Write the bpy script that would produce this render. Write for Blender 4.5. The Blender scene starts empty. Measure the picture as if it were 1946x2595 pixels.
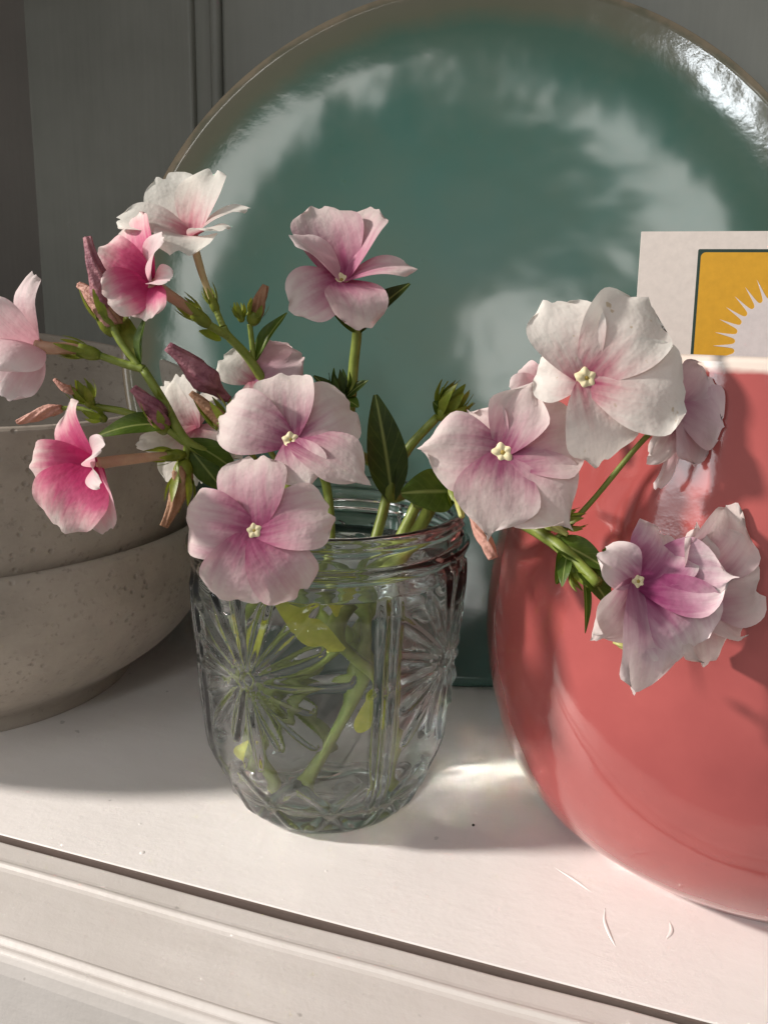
import bpy, bmesh, math, random
import numpy as np
from mathutils import Vector, Matrix

# ------------------------------------------------------------------ camera
F, CX, CY = 1874.0, 973.0, 1184.0          # focal length and principal point, in photograph pixels
W0, H0 = 1946.0, 2595.0
PITCH, ROLL, YAW, CAMH = math.radians(11), math.radians(1.2), math.radians(16.7), .125
fwd = np.array([-math.sin(YAW)*math.cos(PITCH), math.cos(YAW)*math.cos(PITCH), -math.sin(PITCH)])
_r = np.array([math.cos(YAW), math.sin(YAW), 0.0]); _u = np.cross(_r, fwd)
rgt = math.cos(ROLL)*_r + math.sin(ROLL)*_u
upv = -math.sin(ROLL)*_r + math.cos(ROLL)*_u
CAM = np.array([0, 0, CAMH])

sc = bpy.context.scene
col = sc.collection
cd = bpy.data.cameras.new('camera'); cam = bpy.data.objects.new('camera', cd); col.objects.link(cam)
m = Matrix.Identity(4)
for i in range(3):
    m[i][0], m[i][1], m[i][2], m[i][3] = rgt[i], upv[i], -fwd[i], CAM[i]
cam.matrix_world = m
cd.sensor_fit = 'VERTICAL'; cd.sensor_height = 36.0; cd.lens = 36.0*F/H0
cd.shift_x = (W0/2-CX)/H0; cd.shift_y = (CY-H0/2)/H0
cd.clip_start = .005; cd.clip_end = 50
sc.camera = cam

# ------------------------------------------------------------------ world, lamps, exposure
w = bpy.data.worlds.new('World'); sc.world = w; w.use_nodes = True
bg = w.node_tree.nodes['Background']
bg.inputs[0].default_value = (1.0, .955, .89, 1); bg.inputs[1].default_value = .26

def lamp(name, pos, target, sx, sy, power, colour, shape='RECTANGLE'):
    l = bpy.data.lights.new(name, 'AREA'); l.shape = shape; l.size = sx; l.size_y = sy
    l.energy = power; l.color = colour
    o = bpy.data.objects.new(name, l); col.objects.link(o)
    d = Vector(target)-Vector(pos)
    o.location = pos; o.rotation_euler = d.to_track_quat('-Z', 'Y').to_euler()
    return o
AZ, EL = math.radians(23.0), math.radians(29)
T0 = Vector((-.05, .16, .08))
dirL = Vector((-math.cos(AZ)*math.cos(EL), -math.sin(AZ)*math.cos(EL), math.sin(EL)))
lamp('low_sun_through_window', T0+dirL*3.0, T0, .25, .25, 132, (1.0, .93, .86), 'DISK')
lamp('window', T0+Vector((-1.5, -1.9, .95)), T0, .8, 1.1, 12, (.93, .97, 1.0))
lamp('bright_ceiling', T0+Vector((.40, -1.455, 1.157)), T0, .24, .32, 1.8, (1.0, .97, .93))
lamp('far_window', T0+Vector((-.10, -2.0, .95)), T0, .10, .20, 3.0, (.90, .96, 1.0))
sc.view_settings.view_transform = 'Standard'; sc.view_settings.look = 'None'
sc.view_settings.exposure = .12; sc.view_settings.gamma = 1
sc.render.engine = 'CYCLES'
cy = sc.cycles
cy.use_denoising = True; cy.max_bounces = 16; cy.transmission_bounces = 14; cy.glossy_bounces = 6
cy.transparent_max_bounces = 12; cy.caustics_refractive = True; cy.caustics_reflective = True
cy.blur_glossy = .1; cy.sample_clamp_indirect = 0.0

# ------------------------------------------------------------------ helpers
K = W0/1659.0
def at(x, y, d):           # point at depth d behind pixel (x,y) of the 1659-wide picture
    x, y = x*K, y*K
    return CAM + (fwd + rgt*(x-CX)/F + upv*(CY-y)/F)*d
def on_plane_y(x, y, Y):
    x, y = x*K, y*K
    r = fwd + rgt*(x-CX)/F + upv*(CY-y)/F
    return CAM + r*(Y/r[1])
def ground(x, y, z=0):
    x, y = x*K, y*K
    r = fwd + rgt*(x-CX)/F + upv*(CY-y)/F
    return CAM + r*((z-CAMH)/r[2])
def px(n, d): return n*K/F*d  # n picture pixels at depth d, in metres
def camv(v): return v[0]*rgt + v[1]*upv - v[2]*fwd
def unit(v):
    v = np.asarray(v, float); return v/max(1e-12, np.linalg.norm(v))
rng = np.random.default_rng(7)

def tag(o, label=None, cat=None, group=None, kind=None):
    if label: o['label'] = label
    if cat: o['category'] = cat
    if group: o['group'] = group
    if kind: o['kind'] = kind
    return o
def link(o, parent=None):
    col.objects.link(o)
    if parent is not None: o.parent = parent
    return o
def empty(name, loc):
    o = bpy.data.objects.new(name, None); o.empty_display_size = .01
    o['_o'] = 1; del o['_o']
    o.location = Vector(loc); link(o); return o
def mesh_obj(name, verts, faces, mat, parent=None, smooth=True, attrs=None, origin=None):
    """verts are world coordinates; origin = where the object's own origin sits"""
    verts = np.asarray(verts, float)
    if origin is None:
        org = np.array([0, 0, 0.0]) if parent is None else np.array(world_loc(parent))
        loc = np.zeros(3)
    else:
        org = np.asarray(origin, float)
        loc = org - (np.array(world_loc(parent)) if parent is not None else 0)
    me = bpy.data.meshes.new(name)
    me.from_pydata([tuple(v) for v in (verts-org)], [], [tuple(f) for f in faces])
    if smooth: me.polygons.foreach_set('use_smooth', [True]*len(me.polygons))
    if attrs is not None:
        for an, data in attrs.items():
            a = me.attributes.new(an, 'FLOAT_VECTOR', 'POINT')
            a.data.foreach_set('vector', np.asarray(data, np.float32).ravel())
    me.materials.append(mat); me.update()
    o = bpy.data.objects.new(name, me); link(o, parent); o.location = Vector(loc)
    return o
def world_loc(o):
    v = Vector((0, 0, 0))
    while o is not None: v += o.location; o = o.parent
    return v
def grid_faces(nu, nv, wrap=False):
    f = []
    for i in range(nu-1):
        for j in range(nv if wrap else nv-1):
            a = i*nv+j; b = i*nv+(j+1) % nv
            f.append((a, b, b+nv, a+nv))
    return f
def catmull(P, n):
    P = np.asarray(P, float)
    if len(P) == 2: return np.linspace(P[0], P[1], n)
    Q = np.vstack([2*P[0]-P[1], P, 2*P[-1]-P[-2]])
    out = []
    for t in np.linspace(0, len(P)-1-1e-9, n):
        i = int(t); f = t-i; a, b, c, d = Q[i:i+4]
        out.append(.5*((2*b)+(c-a)*f+(2*a-5*b+4*c-d)*f*f+(3*b-a-3*c+d)*f**3))
    return np.array(out)
def sweep(P, R, ns=10, flat=None, twist=0.0, ridge=0.0, nridge=5, cap=True):
    """tube of radius R[i] along points P; returns verts, faces"""
    n = len(P); T = np.gradient(P, axis=0); T /= np.linalg.norm(T, axis=1)[:, None]
    a = unit(np.cross(T[0], [.3, .5, .8])); V = []
    for i in range(n):
        a = unit(a - T[i]*(a@T[i])); b = np.cross(T[i], a)
        for j in range(ns):
            th = 2*math.pi*j/ns; r = R[i]*(1+ridge*math.cos(nridge*(th+twist*i/n)))
            k = 1 if flat is None else flat
            tt = th+twist*i/n
            V.append(P[i]+a*r*math.cos(th)+b*r*k*math.sin(th))
    Fc = grid_faces(n, ns, True)
    if cap:
        V.append(P[0]); c0 = len(V)-1; V.append(P[-1]); c1 = len(V)-1
        for j in range(ns):
            Fc.append((c0, (j+1) % ns, j)); Fc.append((c1, (n-1)*ns+j, (n-1)*ns+(j+1) % ns))
    return np.array(V), Fc
def merge(parts):
    V, Fc, o = [], [], 0
    for v, f in parts:
        V.append(v); Fc += [tuple(i+o for i in q) for q in f]; o += len(v)
    return np.vstack(V), Fc
def box(x0, x1, y0, y1, z0, z1):
    v = [(x, y, z) for x in (x0, x1) for y in (y0, y1) for z in (z0, z1)]
    f = [(0, 1, 3, 2), (4, 6, 7, 5), (0, 4, 5, 1), (2, 3, 7, 6), (0, 2, 6, 4), (1, 5, 7, 3)]
    return np.array(v, float), f
def bevel(o, wd=.0008, seg=2):
    b = o.modifiers.new('bevel', 'BEVEL'); b.width = wd; b.segments = seg; b.limit_method = 'ANGLE'; return o
def lathe(prof, n=96, axis=(0, 0), z0=0):
    prof = np.asarray(prof, float); th = np.linspace(0, 2*math.pi, n, endpoint=False)
    V = np.stack([axis[0]+prof[:, 0, None]*np.cos(th), axis[1]+prof[:, 0, None]*np.sin(th),
                  np.repeat(prof[:, 1, None]+z0, n, 1)], 2).reshape(-1, 3)
    return V, grid_faces(len(prof), n, True)

# ------------------------------------------------------------------ materials
def nodes(name):
    mt = bpy.data.materials.new(name); mt.use_nodes = True
    nt = mt.node_tree; return mt, nt, nt.nodes, nt.links, nt.nodes['Principled BSDF']
def setv(b, **k):
    for n, v in k.items():
        n = n.replace('_', ' ')
        b.inputs[n].default_value = (*v, 1) if isinstance(v, tuple) and len(v) == 3 and b.inputs[n].type == 'RGBA' else v
def coord(ns, ls, scale=(1, 1, 1)):
    t = ns.new('ShaderNodeNewGeometry'); mp = ns.new('ShaderNodeMapping'); mp.inputs['Scale'].default_value = scale
    ls.new(t.outputs['Position'], mp.inputs['Vector']); return mp.outputs['Vector']
def noise(ns, ls, vec, scale, detail=4, rough=.6):
    n = ns.new('ShaderNodeTexNoise'); n.inputs['Scale'].default_value = scale
    n.inputs['Detail'].default_value = detail; n.inputs['Roughness'].default_value = rough
    if vec is not None: ls.new(vec, n.inputs['Vector'])
    return n.outputs['Fac']
def ramp(ns, ls, fac, stops):
    r = ns.new('ShaderNodeValToRGB'); e = r.color_ramp.elements
    while len(e) < len(stops): e.new(.5)
    for q, (p, c) in zip(e, stops): q.position = p; q.color = (*c, 1) if len(c) == 3 else c
    ls.new(fac, r.inputs['Fac']); return r.outputs['Color']
def bump(ns, ls, b, h, strength=.3, dist=.001, prev=None):
    n = ns.new('ShaderNodeBump'); n.inputs['Strength'].default_value = strength; n.inputs['Distance'].default_value = dist
    ls.new(h, n.inputs['Height'])
    if prev is not None: ls.new(prev, n.inputs['Normal'])
    if b is not None: ls.new(n.outputs['Normal'], b.inputs['Normal'])
    return n.outputs['Normal']
def mathn(ns, ls, op, a, b=None, c=None):
    n = ns.new('ShaderNodeMath'); n.operation = op
    for i, v in enumerate((a, b, c)):
        if v is None: continue
        if isinstance(v, (int, float)): n.inputs[i].default_value = v
        else: ls.new(v, n.inputs[i])
    return n.outputs[0]
def mixc(ns, ls, fac, a, b, blend='MIX'):
    n = ns.new('ShaderNodeMix'); n.data_type = 'RGBA'; n.blend_type = blend
    for s, v in ((0, fac), (6, a), (7, b)):
        if isinstance(v, (int, float)): n.inputs[s].default_value = v
        elif isinstance(v, tuple): n.inputs[s].default_value = (*v, 1)
        else: ls.new(v, n.inputs[s])
    return n.outputs[2]

def paint(name, c0, c1, rough=.42, brush=(25, 500, 500), chips=True):
    mt, nt, ns, ls, b = nodes(name)
    p = coord(ns, ls); pb = coord(ns, ls, brush)
    big = noise(ns, ls, p, 22, 4); fine = noise(ns, ls, pb, 1.0, 5); grit = noise(ns, ls, p, 900, 3)
    f = mathn(ns, ls, 'MULTIPLY_ADD', fine, .35, mathn(ns, ls, 'MULTIPLY', big, .65))
    c = ramp(ns, ls, f, [(.32, c0), (.62, c1)])
    if chips:
        sp = noise(ns, ls, p, 260, 2, .4)
        c = mixc(ns, ls, ramp(ns, ls, sp, [(.745, (0, 0, 0)), (.775, (1, 1, 1))]), c, tuple(v*.72 for v in c0))
    ls.new(c, b.inputs['Base Color'])
    ls.new(mathn(ns, ls, 'MULTIPLY_ADD', fine, .2, rough-.1), b.inputs['Roughness'])
    n1 = bump(ns, ls, None, fine, .22, .0004); n2 = bump(ns, ls, None, grit, .25, .0002, n1)
    bump(ns, ls, b, big, .25, .002, n2)
    setv(b, Specular_IOR_Level=.45)
    return mt
M = {}
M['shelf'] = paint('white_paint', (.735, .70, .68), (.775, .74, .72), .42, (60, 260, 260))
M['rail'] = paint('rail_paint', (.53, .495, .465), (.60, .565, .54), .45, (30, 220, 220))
M['wall'] = paint('grey_paint', (.32, .325, .29), (.385, .39, .35), .5, (400, 400, 20), False)
M['panel'] = paint('side_paint', (.40, .375, .365), (.45, .425, .41), .5, (400, 400, 20), False)

def stoneware():
    mt, nt, ns, ls, b = nodes('stoneware'); p = coord(ns, ls)
    a = noise(ns, ls, p, 30, 5, .65); s = noise(ns, ls, p, 420, 3, .6)
    c = ramp(ns, ls, a, [(.3, (.30, .26, .218)), (.5, (.385, .335, .282)), (.7, (.45, .395, .338))])
    c = mixc(ns, ls, ramp(ns, ls, s, [(.6, (0, 0, 0)), (.72, (.55, .55, .55))]), c, (.17, .145, .125))
    v = ns.new('ShaderNodeTexVoronoi'); v.inputs['Scale'].default_value = 330; ls.new(p, v.inputs['Vector'])
    reg = ramp(ns, ls, noise(ns, ls, p, 24, 3), [(.5, (0, 0, 0)), (.62, (1, 1, 1))])
    pit = ramp(ns, ls, mathn(ns, ls, 'ADD', v.outputs['Distance'], mathn(ns, ls, 'MULTIPLY', s, .35)), [(.26, (.25, .25, .25)), (.46, (1, 1, 1))])
    pitm = mixc(ns, ls, reg, (1., 1., 1.), pit)
    c = mixc(ns, ls, pitm, (.27, .235, .20), c)
    ls.new(c, b.inputs['Base Color'])
    n1 = bump(ns, ls, None, pitm, .55, .0008); n2 = bump(ns, ls, None, s, .25, .0005, n1)
    bump(ns, ls, b, noise(ns, ls, coord(ns, ls, (1, 1, 6)), 60, 3), .2, .001, n2)
    setv(b, Roughness=.62, Specular_IOR_Level=.4)
    return mt
M['bowl'] = stoneware()

def coral():
    mt, nt, ns, ls, b = nodes('coral_glaze'); p = coord(ns, ls)
    a = noise(ns, ls, p, 35, 4)
    g = ns.new('ShaderNodeNewGeometry'); sx = ns.new('ShaderNodeSeparateXYZ'); ls.new(g.outputs['Position'], sx.inputs[0])
    c = ramp(ns, ls, a, [(.3, (.33, .070, .068)), (.7, (.40, .092, .086))])
    zz = mathn(ns, ls, 'ADD', sx.outputs[2], mathn(ns, ls, 'MULTIPLY_ADD', noise(ns, ls, p, 120, 3), .0022, -.0011))
    rim = ns.new('ShaderNodeMapRange'); rim.inputs[1].default_value = .1172; rim.inputs[2].default_value = .1186
    ls.new(zz, rim.inputs[0])
    c = mixc(ns, ls, rim.outputs[0], c, (.72, .62, .55))
    ls.new(c, b.inputs['Base Color'])
    n1 = bump(ns, ls, None, noise(ns, ls, p, 55, 2, .45), .45, .0016)
    bump(ns, ls, b, noise(ns, ls, p, 700, 2), .05, .0003, n1)
    setv(b, Roughness=.10, Specular_IOR_Level=.6, Coat_Weight=.5, Coat_Roughness=.04)
    return mt
M['coral'] = coral()

def glass(name, ior, colr, rough=0.0):
    mt, nt, ns, ls, b = nodes(name)
    setv(b, Base_Color=colr, Roughness=rough, IOR=ior, Transmission_Weight=1.0)
    return mt
M['glass'] = glass('clear_glass', 1.5, (.985, 1.0, .99))
M['water'] = glass('water', 1.33, (.97, .995, .975))

def petal_mat(name, stops, streak=.5, trans=.4, spots=False):
    mt, nt, ns, ls, b = nodes(name)
    at_ = ns.new('ShaderNodeAttribute'); at_.attribute_name = 'pc'
    sx = ns.new('ShaderNodeSeparateXYZ'); ls.new(at_.outputs['Vector'], sx.inputs[0])
    u, v, s = sx.outputs
    cmb = ns.new('ShaderNodeCombineXYZ')
    ls.new(mathn(ns, ls, 'MULTIPLY', u, 1.6), cmb.inputs[0]); ls.new(mathn(ns, ls, 'MULTIPLY', v, 5.0), cmb.inputs[1]); ls.new(s, cmb.inputs[2])
    st = noise(ns, ls, cmb.outputs[0], .9, 3, .55)
    p = coord(ns, ls)
    bl = noise(ns, ls, p, 260, 3, .6)
    f = mathn(ns, ls, 'ADD', u, mathn(ns, ls, 'MULTIPLY_ADD', st, streak, -.5*streak))
    f = mathn(ns, ls, 'ADD', f, mathn(ns, ls, 'MULTIPLY_ADD', bl, .22, -.11))
    # colour stays a little stronger along the middle vein
    f = mathn(ns, ls, 'ADD', f, mathn(ns, ls, 'MULTIPLY', mathn(ns, ls, 'ABSOLUTE', v), .10))
    c = ramp(ns, ls, f, stops)
    if spots:
        c = mixc(ns, ls, ramp(ns, ls, noise(ns, ls, p, 520, 2, .4), [(.70, (0, 0, 0)), (.76, (.6, .6, .6))]), c, (.45, .33, .16))
    ls.new(c, b.inputs['Base Color'])
    cb = ns.new('ShaderNodeCombineXYZ'); ls.new(mathn(ns, ls, 'MULTIPLY', u, 3.0), cb.inputs[0]); ls.new(mathn(ns, ls, 'MULTIPLY', v, 9.0), cb.inputs[1]); ls.new(s, cb.inputs[2])
    n1 = bump(ns, ls, None, noise(ns, ls, cb.outputs[0], 1.1, 3), .16, .0004)
    n2 = bump(ns, ls, None, noise(ns, ls, p, 170, 3, .55), .30, .0022, n1)
    nrm = bump(ns, ls, b, noise(ns, ls, p, 2600, 2), .25, .0001, n2)
    setv(b, Roughness=.55, Specular_IOR_Level=.25, Sheen_Weight=.12)
    tr = ns.new('ShaderNodeBsdfTranslucent'); ls.new(c, tr.inputs['Color']); ls.new(nrm, tr.inputs['Normal'])
    mx = ns.new('ShaderNodeMixShader'); mx.inputs[0].default_value = trans
    ls.new(b.outputs[0], mx.inputs[1]); ls.new(tr.outputs[0], mx.inputs[2])
    ls.new(mx.outputs[0], ns['Material Output'].inputs['Surface'])
    return mt
M['hot'] = petal_mat('hot_pink_petal', [(0, (.42, .012, .10)), (.30, (.56, .04, .17)), (.58, (.70, .14, .28)), (.80, (.84, .48, .52)), (.95, (.88, .74, .71))], .42, .42)
M['rose'] = petal_mat('rose_petal', [(0, (.30, .035, .12)), (.18, (.46, .12, .235)), (.42, (.60, .30, .38)), (.68, (.71, .50, .53)), (.92, (.79, .66, .64))], .6)
M['rosy'] = petal_mat('bright_pink_petal', [(0, (.60, .08, .24)), (.25, (.74, .22, .38)), (.5, (.83, .45, .55)), (.8, (.87, .62, .66)), (.95, (.88, .74, .74))], .4, .45)
M['pale'] = petal_mat('pale_pink_petal', [(0, (.27, .035, .115)), (.17, (.42, .14, .235)), (.38, (.61, .37, .42)), (.62, (.73, .58, .58)), (.9, (.80, .71, .68))], .6)
M['white'] = petal_mat('white_petal', [(0, (.52, .14, .22)), (.16, (.64, .30, .34)), (.36, (.76, .60, .58)), (.6, (.81, .76, .71)), (.9, (.84, .82, .76))], .45, .42)
M['blush'] = petal_mat('blush_petal', [(0, (.66, .36, .42)), (.35, (.79, .50, .55)), (.7, (.84, .64, .66)), (.95, (.86, .76, .75))], .5, .45)
M['spotted'] = petal_mat('spotted_white_petal', [(0, (.42, .08, .16)), (.15, (.58, .27, .31)), (.34, (.73, .58, .56)), (.6, (.80, .755, .71)), (.9, (.83, .81, .76))], .5, .35, True)
M['violet'] = petal_mat('violet_petal', [(0, (.17, .012, .075)), (.25, (.28, .050, .145)), (.52, (.42, .165, .265)), (.76, (.63, .43, .49)), (.93, (.77, .66, .66))], .55, .22)
M['orchid'] = petal_mat('orchid_petal', [(0, (.30, .06, .16)), (.3, (.50, .24, .34)), (.6, (.70, .52, .56)), (.9, (.79, .69, .68))], .55, .3)
M['mauve'] = petal_mat('mauve_petal', [(0, (.42, .16, .25)), (.4, (.58, .38, .43)), (.8, (.66, .50, .52)), (.95, (.72, .58, .58))], .5, .3)

def leafy(name, c0, c1, trans=.3, vein=(.30, .36, .12), rough=.42):
    mt, nt, ns, ls, b = nodes(name); p = coord(ns, ls)
    at_ = ns.new('ShaderNodeAttribute'); at_.attribute_name = 'pc'
    sx = ns.new('ShaderNodeSeparateXYZ'); ls.new(at_.outputs['Vector'], sx.inputs[0]); u, v, s = sx.outputs
    c = ramp(ns, ls, noise(ns, ls, p, 300, 4), [(.3, c0), (.7, c1)])
    if vein is not None:
        av = mathn(ns, ls, 'ABSOLUTE', v)
        c = mixc(ns, ls, ramp(ns, ls, av, [(.02, (.75, .75, .75)), (.11, (0, 0, 0))]), c, vein)
        wv = mathn(ns, ls, 'SINE', mathn(ns, ls, 'MULTIPLY', mathn(ns, ls, 'SUBTRACT', u, mathn(ns, ls, 'MULTIPLY', av, .35)), 38.0))
        c = mixc(ns, ls, ramp(ns, ls, wv, [(.90, (0, 0, 0)), (1.0, (.10, .10, .10))]), c, vein)
    ls.new(c, b.inputs['Base Color'])
    nrm = bump(ns, ls, b, noise(ns, ls, p, 900 if not name.startswith('wilted') else 520, 4), .3 if not name.startswith('wilted') else .9, .0003 if not name.startswith('wilted') else .0009)
    setv(b, Roughness=rough, Specular_IOR_Level=.4)
    tr = ns.new('ShaderNodeBsdfTranslucent'); ls.new(mixc(ns, ls, 1.0, c, (1.0, 1.0, .45), 'MULTIPLY'), tr.inputs['Color'])
    mx = ns.new('ShaderNodeMixShader'); mx.inputs[0].default_value = trans
    ls.new(b.outputs[0], mx.inputs[1]); ls.new(tr.outputs[0], mx.inputs[2]); ls.new(mx.outputs[0], ns['Material Output'].inputs['Surface'])
    return mt
M['leaf'] = leafy('leaf_green', (.045, .085, .008), (.085, .145, .016))
M['dark_leaf'] = leafy('dark_leaf_green', (.025, .05, .008), (.05, .085, .012))
M['stem'] = leafy('stem_green', (.17, .225, .035), (.26, .32, .065), .15, None)
M['calyx'] = leafy('calyx_green', (.13, .18, .018), (.28, .32, .045), .25, None)
M['yellow_bud'] = leafy('yellow_green_bud', (.50, .52, .16), (.66, .62, .26), .3, None)
M['tube'] = leafy('flower_tube', (.52, .30, .22), (.62, .42, .28), .3, None)
M['pale_tube'] = leafy('pale_flower_tube', (.55, .46, .24), (.66, .55, .32), .3, None)
M['wilt_purple'] = leafy('wilted_purple', (.20, .055, .09), (.44, .20, .22), .2, None, .6)
M['wilt_pink'] = leafy('wilted_pink', (.55, .27, .22), (.70, .42, .34), .3, None, .6)
M['wilt_brown'] = leafy('wilted_brown', (.30, .15, .08), (.44, .25, .15), .2, None, .6)
M['wet_leaf'] = leafy('submerged_leaf', (.48, .54, .05), (.68, .68, .12), .45, None)
def plain(name, c, rough=.5, spec=.4):
    mt, nt, ns, ls, b = nodes(name); p = coord(ns, ls)
    ls.new(ramp(ns, ls, noise(ns, ls, p, 500, 3), [(.3, tuple(v*.9 for v in c)), (.7, c)]), b.inputs['Base Color'])
    bump(ns, ls, b, noise(ns, ls, p, 1500, 2), .1, .0002)
    setv(b, Roughness=rough, Specular_IOR_Level=spec); return mt
M['eye'] = plain('cream_eye', (.80, .70, .44), .6)
M['throat'] = plain('throat', (.40, .28, .06), .6)
M['card'] = plain('card_stock', (.74, .67, .62), .55)
M['ink_green'] = plain('dark_green_ink', (.022, .05, .04), .5)
M['ink_yellow'] = plain('yellow_ink', (.68, .36, .025), .5)
M['ink_white'] = plain('pale_ink', (.70, .64, .63), .55)
M['gap_shade'] = plain('gap_shade_brown', (.15, .115, .10), .8, .1)  # dark brown standing in for the shade inside the front joint
M['crumb'] = plain('dark_crumb', (.03, .025, .02), .7)
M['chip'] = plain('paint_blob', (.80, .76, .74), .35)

# ------------------------------------------------------------------ cabinet (the setting)
WALL = .338
cor = on_plane_y(75, 340, WALL)
PX = float(cor[0])                     # left side panel face
GAP0, GAP1 = .1274, .12605
SHELF = tag(mesh_obj('shelf', *box(PX, .45, GAP0, WALL, -.02, 0), M['shelf'], smooth=False), 'white painted cabinet shelf with a dark joint along its front', 'shelf', kind='structure')
bevel(SHELF, .0003, 3)
mesh_obj('gap_shade_strip', *box(PX+.001, .449, GAP0-.0005, GAP0+.001, -.0195, -.00025), M['gap_shade'], smooth=False, parent=SHELF)  # shade of the joint put in as a dark strip on the shelf's front face
# front rail: profile in (y, z), swept along x
prof = [(GAP1, -.02), (GAP1, -.0011), (GAP1-.0005, -.0006), (.1215, -.0006), (.1207, -.0005), (.1201, -.0002), (.1196, -.0003), (.1190, -.0007), (.1182, -.0009), (.1120, -.0011), (.1050, -.0014),
        (.1042, -.0014), (.1036, -.0011), (.1030, -.0015), (.1024, -.0020), (.1018, -.0018), (.1010, -.0022), (.1004, -.0034), (.1000, -.0060), (.0998, -.03), (.0998, -.08), (GAP1, -.08)]
xs = np.linspace(-.45, .45, 40)
V = []; 
for x in xs:
    for (yy, zz) in prof: V.append((x, yy+.00025*math.sin(x*43+1)+.00015*math.sin(x*117), zz))
Fc = [(i*len(prof)+j, i*len(prof)+(j+1) % len(prof), (i+1)*len(prof)+(j+1) % len(prof), (i+1)*len(prof)+j) for i in range(len(xs)-1) for j in range(len(prof))]
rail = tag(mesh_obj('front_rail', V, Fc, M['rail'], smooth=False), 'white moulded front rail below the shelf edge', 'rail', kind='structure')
bevel(rail, .0004, 2)
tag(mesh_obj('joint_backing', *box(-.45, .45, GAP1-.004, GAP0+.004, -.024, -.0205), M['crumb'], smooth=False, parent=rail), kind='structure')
# back wall of vertical boards with a bead between them
back = tag(mesh_obj('back_wall', *box(PX-.02, .45, WALL+.004, WALL+.02, -.02, .36), M['wall'], smooth=False), 'grey painted back wall of vertical beaded boards', 'wall', kind='structure')
g0, g1 = on_plane_y(413, 60, WALL)[0], on_plane_y(481, 60, WALL)[0]
def board(x0, x1):
    return bevel(mesh_obj('board', *box(x0, x1, WALL, WALL+.0045, -.0195, .36), M['wall'], smooth=False, parent=back), .0016, 3)
board(PX-.01, g0); 
bw = .24
x = g1
while x < .44:
    board(x, min(x+bw, .44)); x += bw+(g1-g0)
x = g0
while x < .44:
    a, b_ = x+(g1-g0)*.52, x+(g1-g0)*.88
    P = np.array([((a+b_)/2, WALL+.003, z) for z in np.linspace(-.0195, .36, 6)])
    v, f = sweep(P, [(b_-a)/2]*6, 12)
    mesh_obj('bead', v, f, M['wall'], parent=back); x += bw+(g1-g0)
tag(bevel(mesh_obj('side_wall', *box(PX-.022, PX-.0003, .0975, WALL+.0035, -.08, .38), M['panel'], smooth=False), .001), 'dark shaded left side panel of the cabinet', 'wall', kind='structure')
tag(bevel(mesh_obj('added_top_board', *box(PX, .45, .11, WALL+.02, .362, .38), M['panel'], smooth=False), .001), 'unseen board above the shelf, added to darken the back wall', 'shelf', kind='structure')  # out-of-view top, added to shade the back wall

# ------------------------------------------------------------------ bowls
BC = (-.2040, .1965)
def bowl(name, rr, hh, rf, tilt, loc, deep=False):
    outer = [(rf-.004, .0015), (rf-.003, 0), (rf, .0), (rf+.0006, .004), (rf+.004, .0075), (rr*.82, hh*.30), (rr*.93, hh*.50), (rr*.99, hh*.72), (rr*1.0, hh*.86), (rr*.992, hh*.965), (rr*.978, hh*.995)]
    if deep: outer = [(rf-.004, .0015), (rf-.003, 0), (rf, .0), (rf+.0006, .003), (rf+.006, .006), (rr*.90, hh*.17), (rr*.985, hh*.30), (rr*1.005, hh*.50), (rr*1.0, hh*.75), (rr*.992, hh*.965), (rr*.978, hh*.995)]
    inner = [(rr*.962, hh), (rr*.945, hh*.985), (rr*.935, hh*.9), (rr*.92, hh*.7), (rr*.86, hh*.48), (rr*.72, hh*.30), (rr*.45, hh*.17), (rr*.15, hh*.13), (1e-6, hh*.13)]
    Pf = np.vstack([[(1e-6, .0035), (rf-.008, .0035)], catmull(outer, 46), catmull(inner, 34)])
    v, f = lathe(Pf, 128)
    th = np.arctan2(v[:, 1], v[:, 0]); rad = np.hypot(v[:, 0], v[:, 1])
    k = 1+.004*np.sin(2*th+.6)+.003*np.sin(3*th+2)+.002*np.sin(v[:, 2]*420)*np.sin(th*.5)
    v[:, 0] *= k; v[:, 1] *= k; v[:, 2] += .0006*np.sin(2*th+1)*(v[:, 2]/hh)
    o = mesh_obj(name, v, f, M['bowl']); o.location = loc; o.rotation_euler = tilt
    return o
tag(bowl('stoneware_bowl', .0802, .0590, .0475, (0, 0, .4), (*BC, 0)), 'grey speckled stoneware bowl standing on the shelf, lower of the two stacked', 'bowl', 'stacked stoneware bowls')
tag(bowl('stoneware_bowl', .0742, .0760, .0470, (math.radians(4.0), math.radians(9.0), 0), (BC[0]-.006, BC[1]-.001, .0350), True), 'grey speckled stoneware bowl tilted inside the other bowl, upper of the two stacked', 'bowl', 'stacked stoneware bowls')

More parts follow.
